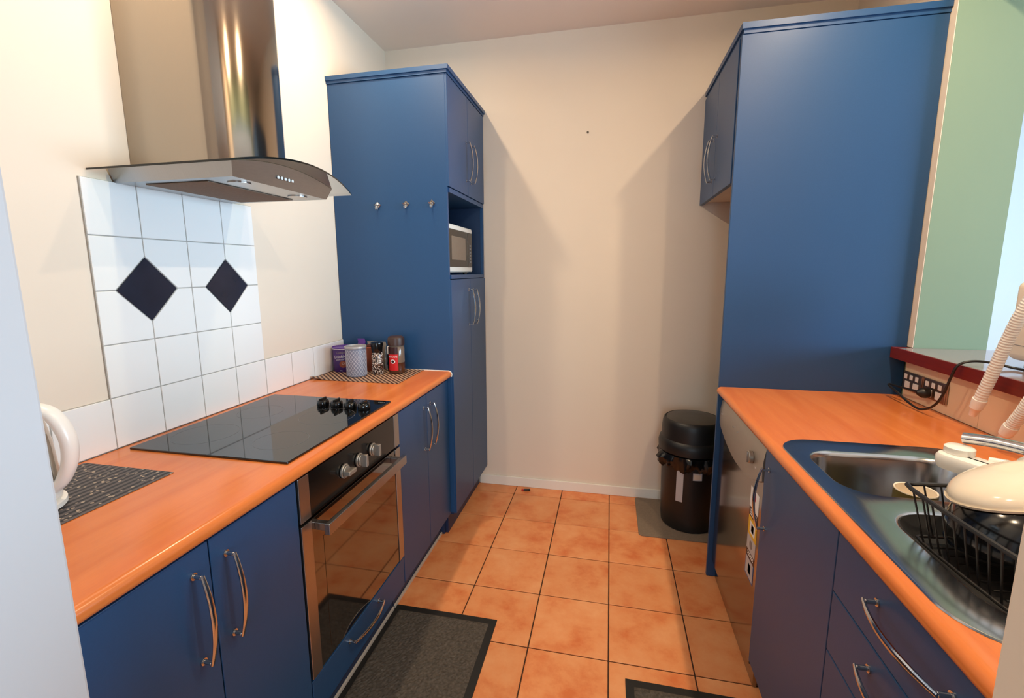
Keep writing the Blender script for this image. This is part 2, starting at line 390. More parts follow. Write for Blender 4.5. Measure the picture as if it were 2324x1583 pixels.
# --- white wall tiles on the left wall
TY0, TZ0, T = -1.173, 1.041, .15
def poly_tile(poly, mt, name='tile', x0=0.0005, x1=.008, g=.0016):
    """polygon in (y, z), shrunk by the joint, standing proud of the left wall"""
    n = len(poly); cy = sum(p[0] for p in poly)/n; cz = sum(p[1] for p in poly)/n
    def shrink(d):
        out = []
        for i in range(n):
            a, b, c = [Vector((*poly[(i+k) % n], 0)) for k in (-1, 0, 1)]
            e1 = (b-a).normalized(); e2 = (c-b).normalized(); n1 = Vector((-e1.y, e1.x, 0)); n2 = Vector((-e2.y, e2.x, 0))
            s = 1+n1.dot(n2); out.append(b+(n1+n2)*(d/max(s, .3)))
        return out
    A = sum((poly[i][0]*poly[(i+1) % n][1]-poly[(i+1) % n][0]*poly[i][1]) for i in range(n))
    if A < 0: poly.reverse()
    p0 = shrink(g); p1 = shrink(g+.0012); bm = B()
    loft(bm, [[(x0, p.x, p.y) for p in p0], [(x1-.001, p.x, p.y) for p in p0], [(x1, p.x, p.y) for p in p1]], True, True, True)
    return obj(name, bm, mt, wl)
HD = .096
cent = [(TY0+T, TZ0+2*T), (TY0+3*T, TZ0+2*T)]
for i in range(4):
    for j in range(4):
        y0, z0 = TY0+i*T, TZ0+j*T; y1, z1 = y0+T, z0+T
        cs = [(y0, z0), (y1, z0), (y1, z1), (y0, z1)]; out = []
        for k, c in enumerate(cs):
            if any(abs(c[0]-q[0]) < 1e-6 and abs(c[1]-q[1]) < 1e-6 for q in cent):
                pv, nx = cs[k-1], cs[(k+1) % 4]
                for d in (pv, nx):
                    l = math.hypot(d[0]-c[0], d[1]-c[1]); out.append((c[0]+(d[0]-c[0])*HD/l, c[1]+(d[1]-c[1])*HD/l))
            else: out.append(c)
        poly_tile(out, 'tile_white')
for q in cent: poly_tile([(q[0]-HD, q[1]), (q[0], q[1]-HD), (q[0]+HD, q[1]), (q[0], q[1]+HD)], 'tile_navy', 'diamond_tile', x1=.0085)
ys = [-1.72, -1.623, -1.473, -1.323, -1.173, -1.023, -.873, -.723, -.573, -.412, -.258, -.104, 0.0]
for a, b in zip(ys[:-1], ys[1:]): poly_tile([(a, ZC+.001), (b, ZC+.001), (b, TZ0), (a, TZ0)], 'tile_white')
gb = B(); bx(gb, (.0002, TY0, TZ0), (.005, TY0+4*T, TZ0+4*T)); bx(gb, (.0002, -1.72, ZC), (.005, -.001, TZ0))
obj('grout', gb, 'grout_wall', wl)
# cream splash tiles on the half wall
ys = [-.1065, -.292, -.492, -.692, -.892, -1.092, -1.292, -1.492, -1.692]
for a, b in zip(ys[:-1], ys[1:]): obj('tile', box((2.498, b+.0008, ZC+.001), (2.506, a-.0008, 1.043), .001, 1), 'tile_cream', wr)

# ================================================================ handles
def handle_mesh(L=.19):
    """bow handle standing along local z, projecting to +x"""
    bm = B(); h = L/2
    for s in (-1, 1):
        cyl(bm, (0, 0, s*h), .0075, 0.0, .003, 14, AX['x']); cyl(bm, (0, 0, s*h), .0045, .003, .021, 12, AX['x'], .001)
    pts = []; R = []
    for k in range(17):
        t = -1+2*k/16; pts.append((.022+.016*(1-t*t), 0, t*(h+.004))); R.append(.0048+.0022*(1-t*t))
    tube(bm, pts, R, 10, True, .62, 1.0)
    bmesh.ops.recalc_face_normals(bm, faces=bm.faces)
    me = bpy.data.meshes.new('handle'); bm.to_mesh(me); bm.free(); me.materials.append(MATS['chrome'])
    for p in me.polygons: p.use_smooth = True
    try: me.set_sharp_from_angle(angle=math.radians(40))
    except Exception: pass
    return me
HM = handle_mesh()
def handle(parent, loc, facing='+x', horizontal=False):
    o = link('handle', HM, parent); o.location = Vector(loc)-WL[parent.name]
    rx = PI/2 if horizontal else 0
    o.rotation_euler = (rx, 0, 0 if facing == '+x' else PI)
    return o

# ================================================================ left run
XD0, XD1 = .560, .579        # door thickness of the left run
def left_cab(y0, y1, label, splits, hands):
    t = thing('base_cabinet', label, 'cabinet', ((XD1)/2, (y0+y1)/2, 0))
    bm = B(); bx(bm, (.012, y0+.002, .125), (.556, y1-.002, .855))
    obj('carcass', bm, 'blue_inner', t)
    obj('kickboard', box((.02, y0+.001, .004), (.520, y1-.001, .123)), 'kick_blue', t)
    obj('floor_trim', box((.5205, y0+.001, .0005), (.528, y1-.001, .016), .002), 'kick_strip', t)
    es = [y0]+splits+[y1]
    for k, (a, b) in enumerate(zip(es[:-1], es[1:])):
        d = obj('door', box((XD0, a+.0015, .128), (XD1, b-.0015, .850), .0015), 'blue_laminate', t)
        handle(d, (XD1, hands[k], .703))
    return t
left_cab(-1.719, -1.172, 'blue two-door base cabinet with bow handles between the oven and the pale wall end', [-1.445], [-1.486, -1.406])
left_cab(-.570, -.004, 'blue two-door base cabinet with bow handles between the oven and the tall pantry', [-.286], [-.322, -.248])
t = thing('oven_housing', 'blue oven housing with a drawer below the built-in oven', 'cabinet', (.29, -.871, 0))
bm = B(); bx(bm, (.012, -1.168, .10), (.556, -1.156, .855)); bx(bm, (.012, -.586, .10), (.556, -.574, .855)); bx(bm, (.012, -1.156, .10), (.556, -.586, .118)); bx(bm, (.012, -1.156, .236), (.556, -.586, .248))
obj('carcass', bm, 'blue_inner', t)
obj('kickboard', box((.02, -1.168, .004), (.520, -.574, .098)), 'kick_blue', t)
obj('floor_trim', box((.5205, -1.168, .0005), (.528, -.574, .016), .002), 'kick_strip', t)
d = obj('drawer', box((XD0, -1.1685, .128), (XD1, -.5735, .246), .0015), 'blue_laminate', t)
handle(d, (XD1, -.886, .216), '+x', True)

# counter top with a rounded front edge
def bull(xf, xb, sgn):
    """profile in (x, z): flat slab whose edge at xf is rounded; sgn=-1 edge on the small-x side"""
    r = .0165; pr = [(xb, ZC), (xb, ZC-.034)]
    zc_ = ZC-.017
    for k in range(9):
        a = -PI/2+PI*k/8
        pr.append((xf-sgn*r+sgn*r*math.cos(a), zc_+.017*math.sin(a)))
    return pr
t = thing('countertop', 'orange beech laminate counter with a rounded edge holding the cooktop', 'countertop', (.3, -.86, ZC-.034))
bm = B(); prism(bm, bull(.600, .009, 1), 'y', -1.7205, -.0045)
obj('slab', bm, 'beech_laminate', t, True)
bm = B(); bx(bm, (.01, -.0045, ZC-.002), (.588, -.0005, ZC+.0035), .001); 
tube(bm, [(.586, -.0025, ZC+.0015), (.598, -.0025, ZC-.004), (.603, -.0025, ZC-.015), (.600, -.0025, ZC-.028)], .0025, 8)
obj('sealant_bead', bm, 'white_plastic', t)

# cooktop
t = thing('cooktop', 'black glass electric cooktop with four knobs set in the counter', 'cooktop', (.30, -.876, ZC))
obj('glass', box((.045, -1.170, ZC+.0006), (.558, -.581, ZC+.0065), .0015), 'black_glass', t)
for cx, cy, r in ((.165, -.80, .075), (.165, -1.03, .09), (.43, -.80, .09), (.43, -1.03, .075)):
    bm = B(); n = 48
    loft(bm, [[(cx+q*math.cos(2*PI*k/n), cy+q*math.sin(2*PI*k/n), ZC+.0067) for k in range(n)] for q in (r, r+.0008)], True)
    obj('ring_mark', bm, 'mark_grey', t)
for k, x in enumerate((.338, .397, .455, .512)):
    kb = B(); y = -.686-.004*k
    lathe(kb, (x, y, ZC+.0068), [(.021, 0), (.0225, .003), (.0215, .014), (.0195, .0205), (.017, .0225)], 28)
    ko = obj('knob', kb, 'black_gloss', t, True)
    obj('grip', box((x-.0035, y-.019, ZC+.0275), (x+.0035, y+.019, ZC+.0365), .0015), 'black_gloss', ko)
bm = B()
for k in range(6): bx(bm, (.520+.0045*k, -.610+.003*math.sin(k*2), ZC+.0066), (.523+.0045*k, -.604+.002*math.sin(k*3), ZC+.0069))
obj('maker_mark', bm, 'mark_grey', t)

# oven
t = thing('oven', 'built-in steel and black glass oven with three silver knobs and a bar handle', 'oven', (.3, -.871, .25))
obj('body', box((.05, -1.152, .252), (.557, -.590, .851)), 'dark_gap', t)
cp = obj('control_panel', box((.558, -1.124, .726), (.582, -.614, .852), .001), 'black_gloss', t)
for (a, b) in ((-1.168, -1.1245), (-.6135, -.574)):
    obj('side_trim', box((.558, a, .726), (.583, b, .852), .0015), 'steel', t)
def oven_knob(y, z, turned):
    bm = B(); cyl(bm, (.583, y, z), .0225, 0, .008, 28, AX['x'], .002); cyl(bm, (.583, y, z), .0185, .008, .013, 28, AX['x'], .002)
    k = obj('knob', bm, 'silver_plastic', t, True)
    if turned: bm = box((.595, y-.020, z-.0065), (.616, y+.020, z+.0065), .002)
    else: bm = box((.595, y-.0065, z-.020), (.616, y+.0065, z+.020), .002)
    obj('grip', bm, 'silver_plastic', k)
oven_knob(-.959, .786, True); oven_knob(-.872, .786, False); oven_knob(-.786, .788, False)
dr = obj('oven_door', box((.558, -1.125, .254), (.580, -.613, .7165), .0015), 'oven_glass', t)
for (a, b) in ((-1.168, -1.1252), (-.6128, -.574)):
    obj('side_trim', box((.558, a, .254), (.583, b, .7165), .0015), 'steel', dr)
obj('inner_window', box((.5802, -1.075, .285), (.5808, -.655, .640), .0), 'oven_glass', dr)
bm = B(); bx(bm, (.616, -1.118, .672), (.632, -.62, .7045), .0015)
for y in (-1.100, -.638): bx(bm, (.580, y-.009, .678), (.617, y+.009, .700), .0015)
obj('bar_handle', bm, 'steel_h', dr)

# ================================================================ range hood
YH = -.875
t = thing('range_hood', 'steel range hood with curved glass canopy and tall chimney above the cooktop', 'range hood', (.2, YH, 1.64))
bm = B(); n = 18; prof = [(.0015, YH-.150), (.255, YH-.150)]
for k in range(n+1):
    a = -PI/2+PI*k/n
    prof.append((.257+.090*max(0, math.cos(a)), YH+.150*math.sin(a)))
prof += [(.255, YH+.150), (.0015, YH+.150)]
prism(bm, prof, 'z', 1.672, 2.698)
obj('chimney', bm, 'steel_chimney', t, True)
def zglass(y): return 1.660+.042*(1-((y-YH)/.275)**2)
def xglass(y): return .452+.030*(1-((y-YH)/.275)**2)
bm = B(); ny = 28; nx = 10; gt = .005; e0, e1 = YH-.275, YH+.275
def grow(z_off):
    rows = []
    for i in range(ny+1):
        y = e0+(e1-e0)*i/ny; row = []
        for k in range(nx+1):
            x = .004+(xglass(y)-.004)*k/nx
            row.append((x, y, zglass(y)+z_off))
        rows.append(row)
    return rows
top = grow(gt); bot = grow(0)
vt = [[bm.verts.new(p) for p in r] for r in top]; vb = [[bm.verts.new(p) for p in r] for r in bot]
for i in range(ny):
    for k in range(nx):
        bm.faces.new((vt[i][k], vt[i+1][k], vt[i+1][k+1], vt[i][k+1])); bm.faces.new((vb[i][k], vb[i][k+1], vb[i+1][k+1], vb[i+1][k]))
gl = obj('glass_canopy', bm, 'hood_glass', t, True)
bm = B(); L = []
edge = [(r[-1]) for r in bot]; edge = [bot[0][k] for k in range(0, nx)]+edge+[bot[-1][k] for k in range(nx-1, -1, -1)]
loft(bm, [[(x, y, z) for x, y, z in edge], [(x, y, z+gt) for x, y, z in edge]], False)
obj('glass_edge', bm, 'hood_glass_edge', gl)
# tapered steel body with an arched front
bm = B(); ZB = 1.638
def hbody(y): return zglass(y)-.0008
n = 24; Yt0, Yt1, Yb0, Yb1 = YH-.222, YH+.222, YH-.207, YH+.207
fr_t = [(.408, Yt0+(Yt1-Yt0)*k/n) for k in range(n+1)]
tf = [bm.verts.new((.408, y, hbody(y))) for _, y in fr_t]; tb = [bm.verts.new((.006, y, hbody(y))) for _, y in fr_t]
bf = [bm.verts.new((.394, Yb0+(Yb1-Yb0)*k/n, ZB)) for k in range(n+1)]; bb = [bm.verts.new((.006, Yb0+(Yb1-Yb0)*k/n, ZB)) for k in range(n+1)]
for k in range(n):
    bm.faces.new((tf[k], tf[k+1], bf[k+1], bf[k])); bm.faces.new((tb[k+1], tb[k], bb[k], bb[k+1])); bm.faces.new((bf[k], bf[k+1], bb[k+1], bb[k])); bm.faces.new((tf[k+1], tf[k], tb[k], tb[k+1]))
bm.faces.new((tf[0], bf[0], bb[0], tb[0])); bm.faces.new((tf[n], tb[n], bb[n], bf[n]))
hb = obj('body', bm, 'steel_h', t, True)
obj('filter_panel', box((.075, YH-.175, ZB-.003), (.285, YH+.175, ZB-.0003), .001), 'mat_grey', hb)
for s in (-1, 1): obj('lamp', cyl(B(), (.340, YH+s*.125, ZB-.003), .030, 0, .0028, 28), 'steel', hb)
for k in range(5):
    bm = cyl(B(), (.4015, -.918+.0158*k, 1.6655), .0046, 0, .003, 14, AX['x']); obj('button', bm, 'white_plastic', hb)

# ================================================================ pantry
PX = .610
t = thing('pantry_cabinet', 'tall blue pantry cabinet with a microwave niche and bow handles', 'cabinet', (.3, .31, 0))
obj('side_panel', box((.002, 0.0, .13), (.600, .017, 2.283), .0015), 'blue_laminate', t)
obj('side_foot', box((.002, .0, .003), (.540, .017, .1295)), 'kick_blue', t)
bm = B(); bx(bm, (.002, .6105, .11), (.588, .628, 2.275)); bx(bm, (.002, .018, 1.79), (.588, .610, 2.275)); bx(bm, (.002, .018, .11), (.588, .610, 1.348))
obj('carcass', bm, 'blue_inner', t)
bm = B(); bx(bm, (.002, .0175, 1.352), (.606, .6105, 1.372), .001); bx(bm, (.002, .0175, 1.762), (.606, .6105, 1.784), .001); bx(bm, (.588, .6105, 1.35), (.606, .628, 1.785), .001)
obj('niche_frame', bm, 'blue_laminate', t)
obj('niche_back', box((.20, .018, 1.374), (.21, .610, 1.761)), 'blue_inner', t)
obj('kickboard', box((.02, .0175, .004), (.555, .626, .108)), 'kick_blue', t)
bm = B(); prism(bm, [(.001, -.013), (.620, -.013), (.620, YB-.003), (.001, YB-.003)], 'z', 2.297, 2.316); bx(bm, (.001, -.006, 2.284), (.612, YB-.004, 2.297))
obj('cornice', bm, 'blue_laminate', t)
for (a, b, z0, z1, hy, hz) in ((.001, .3135, 1.787, 2.281, .277, 1.955), (.3165, .628, 1.787, 2.281, .362, 1.955), (.001, .3135, .128, 1.349, .279, 1.195), (.3165, .628, .128, 1.349, .366, 1.193)):
    d = obj('door', box((.592, a, z0), (PX, b, z1), .0015), 'blue_laminate', t); handle(d, (PX, hy, hz))
# coat hooks
for k, x in enumerate((.240, .390, .523)):
    o = thing('utility_hook', 'small chrome hook on the blue pantry side, '+('closest to the wall tiles', 'middle of the row', 'closest to the pantry doors')[k], 'hook', (x, 0, 1.707), 'chrome hooks on the pantry side')
    d = B(); M45 = Matrix.Translation((x, -.0025, 1.712)) @ Matrix.Rotation(PI/4, 4, 'Y'); bx(d, (-.012, -.002, -.012), (.012, .0022, .012), .001, 1, M45)
    obj('base_plate', d, 'chrome', o)
    bm = B(); bx(bm, (x-.0035, -.009, 1.690), (x+.0035, -.0045, 1.716), .0012)
    tube(bm, smooth_path([(x, -.006, 1.693), (x, -.014, 1.689), (x, -.022, 1.692), (x, -.025, 1.701)], 4), .003, 8)
    for s in (-1, 1): tube(bm, smooth_path([(x, -.006, 1.712), (x+s*.006, -.013, 1.711), (x+s*.010, -.020, 1.715)], 4), .0026, 8)
    obj('prongs', bm, 'chrome', o, True)

# microwave in the niche
t = thing('microwave', 'white microwave with dark glass door in the pantry niche', 'microwave', (.42, .24, 1.3725))
bm = B(); bx(bm, (.24, .035, 1.384), (.572, .448, 1.622), .012, 3); obj('body', bm, 'white_plastic', t, True)
obj('front_frame', box((.5725, .032, 1.386), (.584, .452, 1.624), .008, 3), 'white_plastic', t, True)
dd = obj('door_glass', box((.5842, .048, 1.412), (.5868, .352, 1.600), .002), 'black_gloss', t)
obj('window', box((.5869, .085, 1.448), (.5874, .315, 1.566)), 'coffee_clear', dd)
cp = obj('control_panel', box((.5842, .360, 1.412), (.5866, .438, 1.600), .002), 'black_gloss', t)
for k in range(6): obj('button', box((.5867, .385, 1.435+.018*k), (.588, .415, 1.445+.018*k), .001, 1), 'mark_grey', cp)
for (x, y) in ((.27, .07), (.27, .41), (.55, .07), (.55, .41)): obj('foot', cyl(B(), (x, y, 1.3724), .012, 0, .0118, 14), 'black_plastic', t)

# ================================================================ right side: tall panel and overhead cabinet
RY = -.073; RX = 1.836
t = thing('overhead_cabinet', 'blue overhead cabinet with a tall full-height end panel beside the sink counter', 'cabinet', (2.17, .28, 0))
obj('end_panel', box((RX, RY, .001), (2.512, RY+.018, 2.280), .0012), 'blue_laminate', t)
bm = B(); bx(bm, (RX-.004, RY-.012, 2.296), (2.512, YB-.003, 2.318)); bx(bm, (RX+.004, RY-.004, 2.281), (2.512, YB-.004, 2.296))
obj('cornice', bm, 'blue_laminate', t)
bm = B(); bx(bm, (1.856, RY+.019, 1.752), (2.512, YB-.003, 2.279)); obj('carcass', bm, 'melamine', t)
for (a, b, hy) in ((-.040, .2985, .262), (.3015, .636, .338)):
    d = obj('door', box((RX-.002, a, 1.738), (1.854, b, 2.279), .0015), 'blue_laminate', t); handle(d, (RX-.002, hy, 1.905), '-x')

# ================================================================ dishwasher
DY0, DY1 = -.660, -.064
t = thing('dishwasher', 'silver dishwasher with a curved control panel beside the blue end panel', 'dishwasher', (2.1, -.36, 0))
obj('body', box((1.885, DY0+.004, .09), (2.42, -.080, .855)), 'silver_plastic', t)
obj('plinth', box((1.872, DY0+.003, .002), (1.884, -.080, .082)), 'steel_dw', t)
door = obj('door', box((1.854, DY0, .085), (1.884, -.078, .735), .003), 'steel_dw', t)
bm = B(); n = 20; secs = []
zs = [(1.862, .846), (1.853, .835), (1.8475, .80), (1.8455, .76), (1.8475, .725)]
cols = []
for k in range(n+1):
    f = k/n; y = DY0+(-.078-DY0)*f
    low = .735-.062*math.sin(PI*f)**.8
    c = []
    for i, (x, z) in enumerate(zs):
        zz = z if i < 3 else (.80+(low-.80)*(i-2)/2)
        c.append((x, y, zz))
    c.append((1.8535, y, low-.004)); c.append((1.884, y, low-.004)); c.append((1.884, y, .846)); cols.append(c)
loft(bm, cols, True, True, True)
cpn = obj('control_panel', bm, 'silver_plastic', t, True)
obj('top_strip', box((1.856, DY0, .849), (1.884, -.078, .8585), .002), 'silver_plastic', t)
bm = B(); cyl(bm, (1.8475, -.555, .772), .021, 0, .016, 28, AX['-x'], .003); bx(bm, (1.8275, -.5595, .754), (1.833, -.5505, .790), .001)
obj('dial', bm, 'silver_plastic', cpn, True)
for y, z, r in ((-.115, .785, .005), (-.596, .752, .0045), (-.30, .79, .004), (-.36, .79, .004)): obj('button', cyl(B(), (1.8485, y, z), r, 0, .004, 12, AX['-x']), 'chrome', cpn)
def stick(y0, y1, z0, z1, mt): return obj('sticker', box((1.8532, y0, z0), (1.8539, y1, z1)), mt, door)
LY0, LY1 = -.632, -.545
seq = [('print_white', .598, .668), ('sticker_brown', .566, .598), ('yellow_print', .500, .566), ('sticker_grey', .446, .500), ('sticker_brown', .420, .446), ('sticker_blue', .352, .420)]
for mt, a, b in seq: stick(LY0, LY1, a, b, mt)
def on_st(name, y0, y1, z0, z1, mt): return obj(name, box((1.8526, y0, z0), (1.8532, y1, z1)), mt, door)
on_st('label_print', -.618, -.566, .512, .552, 'print_white'); on_st('label_print', -.606, -.580, .520, .546, 'label_red'); on_st('label_print', -.626, -.551, .358, .419, 'sticker_grey'); on_st('label_print', -.604, -.578, .372, .405, 'sticker_blue')
obj('label_print', cyl(B(), (1.8532, -.585, .645), .017, 0, .0007, 24, AX['-x']), 'label_red', door)
obj('label_print', cyl(B(), (1.8532, -.588, .474), .014, 0, .0007, 24, AX['-x']), 'mark_grey', door)
for z in (.588, .580, .572): on_st('label_print', -.622, -.560, z, z+.004, 'print_white')
for z in (.438, .430): on_st('label_print', -.622, -.560, z, z+.003, 'print_white')

# ================================================================ right base units
XR0, XR1 = 1.850, 1.868
t = thing('base_cabinet', 'blue single-door base cabinet under the sink between dishwasher and drawers', 'cabinet', (2.15, -.90, 0))
bm = B(); bx(bm, (1.871, -1.136, .11), (2.46, -.668, .70)); obj('carcass', bm, 'blue_inner', t)
obj('kickboard', box((1.915, -1.137, .003), (2.46, -.667, .108)), 'kick_blue', t)
d = obj('door', box((XR0, -1.1355, .110), (XR1, -.6685, .850), .0015), 'blue_laminate', t)
handle(d, (XR0, -.712, .700), '-x')
t = thing('drawer_unit', 'blue drawer unit with horizontal bow handles under the sink counter', 'drawers', (2.15, -1.43, 0))
bm = B(); bx(bm, (1.871, -1.719, .11), (2.46, -1.140, .70)); obj('carcass', bm, 'blue_inner', t)
obj('kickboard', box((1.915, -1.719, .003), (2.46, -1.139, .108)), 'kick_blue', t)
for z0, z1, hz in ((.712, .850, .800), (.572, .709, .665), (.432, .569, .525), (.110, .429, .38)):
    d = obj('drawer', box((XR0, -1.719, z0), (XR1, -1.1385, z1), .0015), 'blue_laminate', t); handle(d, (XR0, -1.388, hz), '-x', True)

# counter with sink cut-out
def fill_loops(bm, loops):
    es = []
    for L in loops:
        vs = [bm.verts.new(p) for p in L]
        es += [bm.edges.new((vs[i], vs[(i+1) % len(vs)])) for i in range(len(vs))]
    return bmesh.ops.triangle_fill(bm, use_beauty=True, use_dissolve=False, edges=es)
SX0, SX1, SY0, SY1 = 1.852, 2.335, -1.505, -.708
scx, scy, shx, shy = (SX0+SX1)/2, (SY0+SY1)/2, (SX1-SX0)/2, (SY1-SY0)/2
t = thing('countertop', 'orange beech laminate counter with a rounded edge holding the sink', 'countertop', (2.16, -.9, ZC-.034))
bm = B(); XF = 1.8465
hole = rr(scx, scy, shx-.012, shy-.012, .085, 8)
outer = [(XF, RY-.0035), (2.4975, RY-.0035), (2.4975, -1.7205), (XF, -1.7205)]
fill_loops(bm, [[(x, y, ZC) for x, y in outer], [(x, y, ZC) for x, y in hole]])
fill_loops(bm, [[(x, y, ZC-.034) for x, y in outer], [(x, y, ZC-.034) for x, y in hole]])
loft(bm, [[(x, y, ZC) for x, y in hole], [(x, y, ZC-.034) for x, y in hole]], True)
loft(bm, [[(x, y, ZC) for x, y in outer[:2]], [(x, y, ZC-.034) for x, y in outer[:2]]], False)
loft(bm, [[(x, y, ZC) for x, y in outer[1:3]], [(x, y, ZC-.034) for x, y in outer[1:3]]], False)
loft(bm, [[(x, y, ZC) for x, y in outer[2:]], [(x, y, ZC-.034) for x, y in outer[2:]]], False)
pr = []
for k in range(11):
    a = PI/2+PI*k/10; pr.append((XF+.0185*math.cos(a), ZC-.017+.017*math.sin(a)))
loft(bm, [[(x, RY-.0035, z) for x, z in pr], [(x, -1.7205, z) for x, z in pr]], False)
bm.faces.new([bm.verts.new((x, RY-.0035, z)) for x, z in pr])
bmesh.ops.remove_doubles(bm, verts=bm.verts, dist=.0004)
obj('slab', bm, 'beech_laminate', t, True)

# sink
t = thing('kitchen_sink', 'stainless steel double bowl sink set into the orange counter', 'sink', (scx, scy, ZC))
bm = B(); zt = ZC+.0035
b1 = (2.068, -.925, .176, .135, .080); b2 = (2.090, -1.290, .168, .168, .080)
h1 = rr(*b1, 8); h2 = rr(*b2, 8)
out = rr(scx, scy, shx-.004, shy-.004, .090, 8)
fill_loops(bm, [[(x, y, zt) for x, y in out], [(x, y, zt) for x, y in h1], [(x, y, zt) for x, y in h2]])
def rro(c, d, z): return [(x, y, z) for x, y in rr(c[0], c[1], c[2]+d, c[3]+d, max(.01, c[4]+d), 8)]
loft(bm, [[(x, y, zt) for x, y in out], [(x, y, zt-.0006) for x, y in rr(scx, scy, shx-.0015, shy-.0015, .0925, 8)], [(x, y, ZC+.0004) for x, y in rr(scx, scy, shx, shy, .094, 8)]], True)
loft(bm, [rro(b1, 0, zt), rro(b1, -.004, zt-.0012), rro(b1, -.008, zt-.006), rro(b1, -.011, zt-.014), rro(b1, -.020, .755), rro(b1, -.028, .738), rro(b1, -.045, .730), rro(b1, -.075, .7285)], True, False, True)
loft(bm, [rro(b2, 0, zt), rro(b2, -.004, zt-.0012), rro(b2, -.008, zt-.006), rro(b2, -.011, zt-.014), rro(b2, -.014, .872), rro(b2, -.022, .862), rro(b2, -.035, .858), rro(b2, -.070, .857)], True, False, True)
bmesh.ops.remove_doubles(bm, verts=bm.verts, dist=.00005)
sk = obj('basin', bm, 'steel_sink', t, True)
bm = B(); lathe(bm, (2.07, -.925, .7288), [(.042, 0), (.040, .0025), (.030, .0015), (.028, -.0002)], 28, False, True); obj('drain', bm, 'chrome', t, True)
bm = B(); loft(bm, [rro(b2, -.020, .8645), rro(b2, -.0085, .880), rro(b2, -.0045, ZC+.0015), rro(b2, -.0075, ZC+.0025), rro(b2, -.018, .882), rro(b2, -.034, .8665)], True, False, True)
obj('drain_mat', bm, 'black_rubber', t, True, 'black rubber liner in the near bowl')

# mug in the far bowl
MC = (2.074, -.972, .7318)
t = thing('mug', 'tall olive mug with a cream inside standing in the sink bowl', 'mug', MC)
bm = B(); lathe(bm, MC, [(.027, 0), (.034, .004), (.040, .08), (.041, .148)], 32, True, False); obj('cup_body', bm, 'olive_mug', t, True)
bm = B(); lathe(bm, MC, [(.041, .148), (.0405, .150), (.0375, .149), (.0365, .11), (.034, .090)], 32, False, True); obj('cup_lining', bm, 'white_ceramic', t, True)
bm = B(); tube(bm, smooth_path([(MC[0]+.038, MC[1]+.01, .85), (MC[0]+.064, MC[1]+.018, .84), (MC[0]+.064, MC[1]+.018, .79), (MC[0]+.037, MC[1]+.01, .78)], 5), .005, 8); obj('cup_handle', bm, 'olive_mug', t, True)

# dish rack and inverted bowls
RK = [(1.932, -1.172), (2.240, -1.150), (2.262, -1.440), (1.953, -1.462)]; RZ0, RZ1 = .868, .978
t = thing('dish_rack', 'black wire dish rack standing in the near sink bowl under the bowls', 'dish rack', (2.1, -1.31, RZ0))
def rk(u, v, z, ins=0.0):
    a, b, c, d = [Vector((*p, 0)) for p in RK]; p = (a*(1-u)+b*u)*(1-v)+(d*(1-u)+c*u)*v; ce = (a+b+c+d)/4
    p = p+(ce-p)*ins; return Vector((p.x, p.y, z))
def rloop(z, ins):
    pts = []; r = .09
    for (u, v) in ((r, 0), (1-r, 0), (1, r), (1, 1-r), (1-r, 1), (r, 1), (0, 1-r), (0, r)): pts.append(rk(u, v, z, ins))
    return pts+[pts[0]]
bm = B(); tube(bm, smooth_path(rloop(RZ1, 0), 4), .0042, 8, False); obj('top_rim', bm, 'black_plastic', t, True)
bm = B(); tube(bm, smooth_path(rloop(RZ0+.012, .12), 4), .003, 8, False); obj('bottom_rim', bm, 'black_plastic', t, True)
wires = [(0, .10+.08*k) for k in range(11)]+[(1, .10+.08*k) for k in range(11)]+[(.12+.095*k, 0) for k in range(9)]+[(.12+.095*k, 1) for k in range(9)]
for (u, v) in wires:
    bm = B(); tube(bm, [rk(u, v, RZ1), rk(u, v, RZ0+.03, .10), rk(u, v, RZ0+.012, .13)], .0018, 6); obj('wire', bm, 'black_plastic', t)
for k in range(9):
    v = .14+.09*k; bm = B(); tube(bm, [rk(.08, v, RZ0+.009, .1), rk(.92, v, RZ0+.009, .1)], .0018, 6); obj('wire', bm, 'black_plastic', t)
def bowl(name, label, c, R, h, mt, tilt, rimz):
    t = thing(name, label, 'bowl', (c[0], c[1], rimz))
    prof = []
    for k in range(13):
        a = k/12*PI/2; prof.append((R*math.cos(a)**.8 if k < 12 else .0, h*math.sin(a)))
    prof = [(R+.002, -.002), (R+.003, .002)]+prof[:-1]
    prof = [p for p in prof if p[0] > R*.36]+[(R*.36, h*.985), (R*.30, h*1.0), (R*.20, h*1.005), (R*.1, h*1.008), (.004, h*1.008)]
    inn = [(max(.004, r-.004), z-.004) for r, z in prof[1:-5]]
    M = Matrix.Rotation(tilt, 4, Vector((-.54, -.84, 0)))
    bm = B(); lathe(bm, (c[0], c[1], rimz), prof, 48, False, True, M); obj('shell', bm, mt, t, True)
    bm = B(); lathe(bm, (c[0], c[1], rimz), [(R+.002, -.002)]+inn, 48, False, True, M); obj('inside', bm, mt, t, True)
bowl('mixing_bowl', 'large glossy black bowl upside down in the dish rack', (2.100, -1.262), .128, .098, 'black_gloss', math.radians(18), .935)
bowl('mixing_bowl', 'glossy cream bowl upside down on top of the black bowl', (2.084, -1.232), .106, .040, 'white_ceramic', math.radians(22), 1.008)

